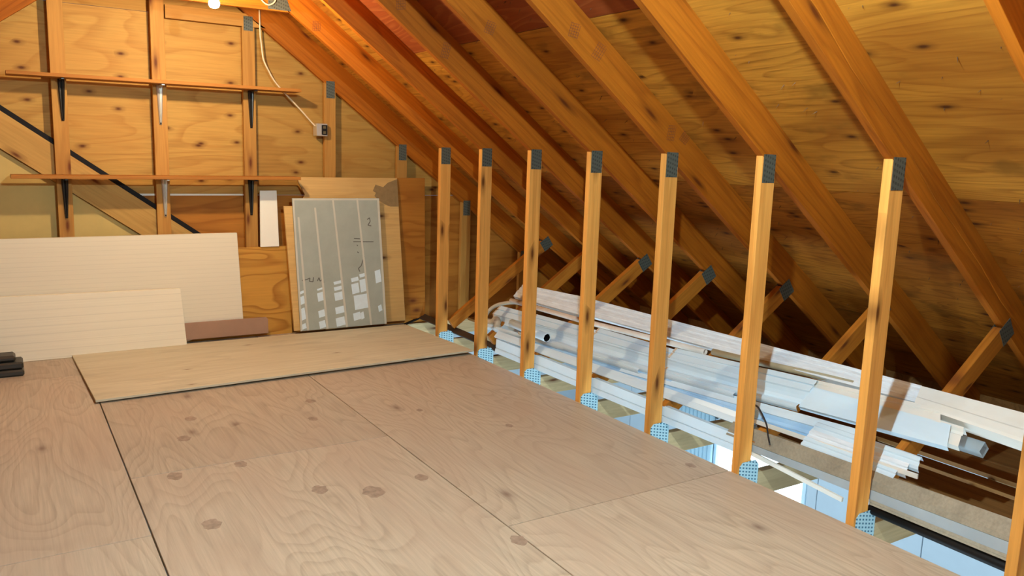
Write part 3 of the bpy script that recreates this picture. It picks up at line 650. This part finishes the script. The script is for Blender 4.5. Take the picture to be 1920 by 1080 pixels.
gut('gutter', 'light blue gutter showing in the gap above the low flat gutter', 'gutter', (.186, -1.32, .222), (.250, -3.62, .262), (.128, -1.32, .160), (.172, -3.62, .200), [(0, -.03), (0, -.008), (.3, -.008), (.5, -.018), (.8, -.018), (1, -.008), (1, -.02)], 'bluegutter')  # filler length added, its blue paints the cool shading in the gap
gut('gutter', 'smooth blue tinted gutter lying in shadow beside the seventh post', 'gutter', (.234, -3.30, .235), (.262, -4.14, .266), (.188, -3.30, .198), (.214, -4.14, .232), [(0, -.04), (0, 0), (.2, .0), (.45, -.014), (.75, -.014), (1, 0), (1, -.03)], 'bluegutter')
gut('fascia_board', 'wide smooth white fascia with clean cut end past the seventh post', 'fascia', (.388, -3.76, .384), (.413, -4.405, .392), (.300, -3.76, .303), (.330, -4.445, .328), [(0, -.04), (0, 0), (1, 0), (1, -.025)], 'gutter', th=.003)
gut('gutter', 'white moulded gutter top resting on the smooth fascia end', 'gutter', (.415, -3.40, .394), (.466, -4.325, .432), (.372, -3.40, .364), (.408, -4.365, .391), BOX, 'gutter2')
gut('gutter', 'narrow cream gutter end poking out behind the fascia', 'gutter', (.424, -4.0, .396), (.424, -4.452, .396), (.352, -4.0, .340), (.350, -4.475, .340), [(0, -.05), (0, .0), (.12, .0), (.2, -.012), (.35, -.012), (.45, -.003), (1, -.006), (1, -.035)], 'gutter2')
gut('soffit_board', 'short weathered white board at the far end of the top row', 'trim', (.500, -1.075, .456), (.528, -1.80, .478), (.402, -1.10, .380), (.408, -1.90, .388), RIB, 'weather')
gut('soffit_board', 'long weathered white ribbed board along the top of the pile', 'trim', (.536, -1.70, .474), (.545, -4.19, .484), (.428, -1.74, .392), (.470, -4.225, .430), RIB, 'weather')
gut('box_gutter', 'cream box gutter at the top right end of the pile', 'gutter', (.540, -4.19, .484), (.546, -5.1, .487), (.452, -4.22, .418), (.418, -5.1, .388), [(0, -.06), (0, 0), (.55, 0), (.62, .004), (.9, .004), (1, 0), (1, -.06)], 'gutter2')
for i, lab in enumerate(('upper of the nested ribbed white profiles beside the seventh post', 'middle of the nested ribbed white profiles beside the seventh post', 'lowest of the nested ribbed white profiles beside the seventh post')):
    d = .034 * i
    gut('vinyl_profile', lab, 'trim', (.262 - d, -3.9, .278 - d * .8), (.264 - d, -4.385 + i * .022, .279 - d * .8), (.214 - d, -3.9, .240 - d * .8), (.212 - d, -4.405 + i * .03, .240 - d * .8), [(0, -.03), (0, -.004), (.15, .004), (.45, .006), (.5, .0), (.8, .002), (.95, -.006), (1, -.02)], 'weather' if i == 1 else 'gutter')
# dusty plank and metal edges in front, near the camera
gut('dusty_board', 'dusty tan board leaning behind the seventh and eighth posts', 'board', (.140, -3.52, .178), (.172, -5.2, .208), (.102, -3.52, .120), (.104, -5.2, .152), [(0, -.006), (0, 0), (1, 0), (1, -.006)], 'dusty', th=.006)
gut('metal_channel', 'blue grey metal channel edge below the dusty board', 'trim', (.100, -3.60, .118), (.104, -5.2, .148), (.096, -3.60, .088), (.098, -5.2, .100), [(0, -.02), (0, 0), (1, 0), (1, -.02)], 'bluegrey')
gut('metal_channel', 'tan grey metal channel just above the black pipe', 'trim', (.101, -4.30, .100), (.103, -5.2, .102), (.098, -4.30, .070), (.100, -5.2, .074), [(0, -.02), (0, .003), (.6, .003), (.66, 0), (1, 0), (1, -.02)], 'dusty')
o = tube('black_pipe', [(.118, -4.29, .044), (.118, -5.2, .042)], .019, 'black', seg=12); tag(o, 'long black pipe low beside the eighth knee post', 'pipe', G)
o = link('white_stick', box_me('white_stick', -.006, .006, 0, .60, -.010, .010, .001), 'gutter2'); o.matrix_basis = frame((.1, -3.58, .086), (1, 0, 0), (0, -.60, -.045)); tag(o, 'thin white stick slanting down between the sixth and seventh posts', 'trim', G)
o = link('white_lath', box_me('white_lath', -.004, .004, 0, 1.0, -.010, .010, .001), 'gutter2'); o.matrix_basis = frame((.162, -3.45, .205), (1, 0, 0), (.028, -.85, .022)); tag(o, 'thin cream lath above the dusty board', 'trim', G)
o = tube('downspout', [(.365, -1.12, .352), (.378, -2.0, .362), (.412, -3.05, .390)], .017, 'rust', seg=14, hollow=True); tag(o, 'rust stained round downspout lying under the top board', 'pipe', G)
o = tube('downspout', [(.428, -3.09, .398), (.470, -3.93, .432)], .018, 'tube', seg=12, hollow=True); tag(o, 'tan tube in line beyond the rust stained downspout', 'pipe', G)
o = tube('downspout', [(.150, -1.48, .268), (.138, -1.93, .258)], .030, 'gutter', seg=8, hollow=True); tag(o, 'short white downspout with dark open end beside the third post', 'pipe', G)
link('liner', tube_me('liner', [(.150, -1.49, .268), (.1382, -1.922, .2582)], .0268, 8, caps=False), 'black', o, Matrix.Identity(4)); link('plug', tube_me('plug', [(.1445, -1.70, .2632), (.144, -1.71, .263)], .026, 8), 'black', o, Matrix.Identity(4))  # black lining added inside, paints the shade of the open bore
o = tube('downspout', [(.46, -4.1, .318), (.452, -4.54, .320)], .034, 'bluegrey', seg=4, hollow=True); tag(o, 'square grey downspout end under the cream box gutter', 'pipe', G)
o = tube('downspout', [(.205, -3.3, .192), (.158, -3.63, .182)], .028, 'gutter', seg=4, hollow=True); tag(o, 'square white downspout end right of the sixth post', 'pipe', G)
# ribbed elbows
def elbow(pts, r, label, mat, n=8):
    t = thing('downspout_elbow', label, 'pipe', pts[0], G)
    P = smooth(pts, n)
    link('bend', tube_me('bend', P, lambda f: r * (1 + .09 * math.sin(f * 60)), 12), mat, t, Matrix.Identity(4))
    link('collar', tube_me('collar', [P[0], P[0] + (P[0] - P[1]).normalized() * .02], r * 1.12, 12), mat, t, Matrix.Identity(4))
elbow([(.20, -1.06, .19), (.205, -1.13, .20), (.19, -1.20, .235), (.175, -1.245, .225), (.165, -1.25, .19)], .026, 'ribbed pale elbow lying at the far end of the pile', 'hose')
elbow([(.21, -4.02, .205), (.20, -4.08, .207), (.19, -4.13, .209)], .03, 'short ribbed grey elbow just left of the seventh post', 'weather')
tag(tube('hose', smooth([(.20, -.96, .05), (.20, -.99, .14), (.215, -1.0, .21), (.26, -1.0, .27), (.32, -1.03, .31), (.38, -1.15, .34), (.39, -1.3, .345)]), .014, 'hose'), 'beige hose arching over the far end of the gutters', 'hose')
tag(tube('black_wire', smooth([(.190, -3.59, .276), (.185, -3.63, .272), (.150, -3.71, .228), (.125, -3.745, .198), (.110, -3.765, .178), (.092, -3.79, .158)]), .0045, 'wire', seg=6), 'black wire looping down beside the sixth post', 'wire')
# brown drip edge lying on the joists near the gable
gut('drip_edge', 'long dark brown metal drip edge lying past the first post', 'trim', (.215, .03, .055), (.205, -1.50, .050), (.160, .03, .020), (.155, -1.50, .018), [(0, -.02), (0, 0), (.45, .0), (.5, .006), (.95, .006), (1, 0)], 'drip')
o = link('drip_offcut', box_me('drip_offcut', 0, .2, -.012, .012, 0, .012, .001), 'black'); o.matrix_basis = frame((-.03, -.115, .001), (1, .55, .12), (-.55, 1, 0)); tag(o, 'short black metal offcut at the corner of the loose plywood', 'trim')
# planks lying across the joists, last two sheets added to block garage light
PL = 'planks on the joists'
for xa, xb, ya, yb, mt, lab in ((.37, .60, -5.6, -4.31, 'tanplank', 'tan plank lying on the joists by the eighth post'), (.635, .86, -5.6, -3.9, 'brown', 'wide dark brown plank beyond the tan plank'), (.905, 1.01, -5.6, -3.7, 'brown', 'narrow dark brown plank farther under the eave'), (1.075, 1.24, -5.6, -3.6, 'brown', 'dark brown plank farthest under the eave'), (1.26, 2.04, -8.4, 0, 'brown', 'broad dark sheet lying deepest under the eave behind the planks'), (.60, 1.25, -3.58, -.05, 'brown', 'dark sheet on the joists hidden behind the gutter pile')):
    o = sheet('plank', (xa, yb, -.0175), (0, -1, 0), (1, 0, 0), yb - ya, xb - xa, .022, mt); tag(o, lab, 'plank', PL)
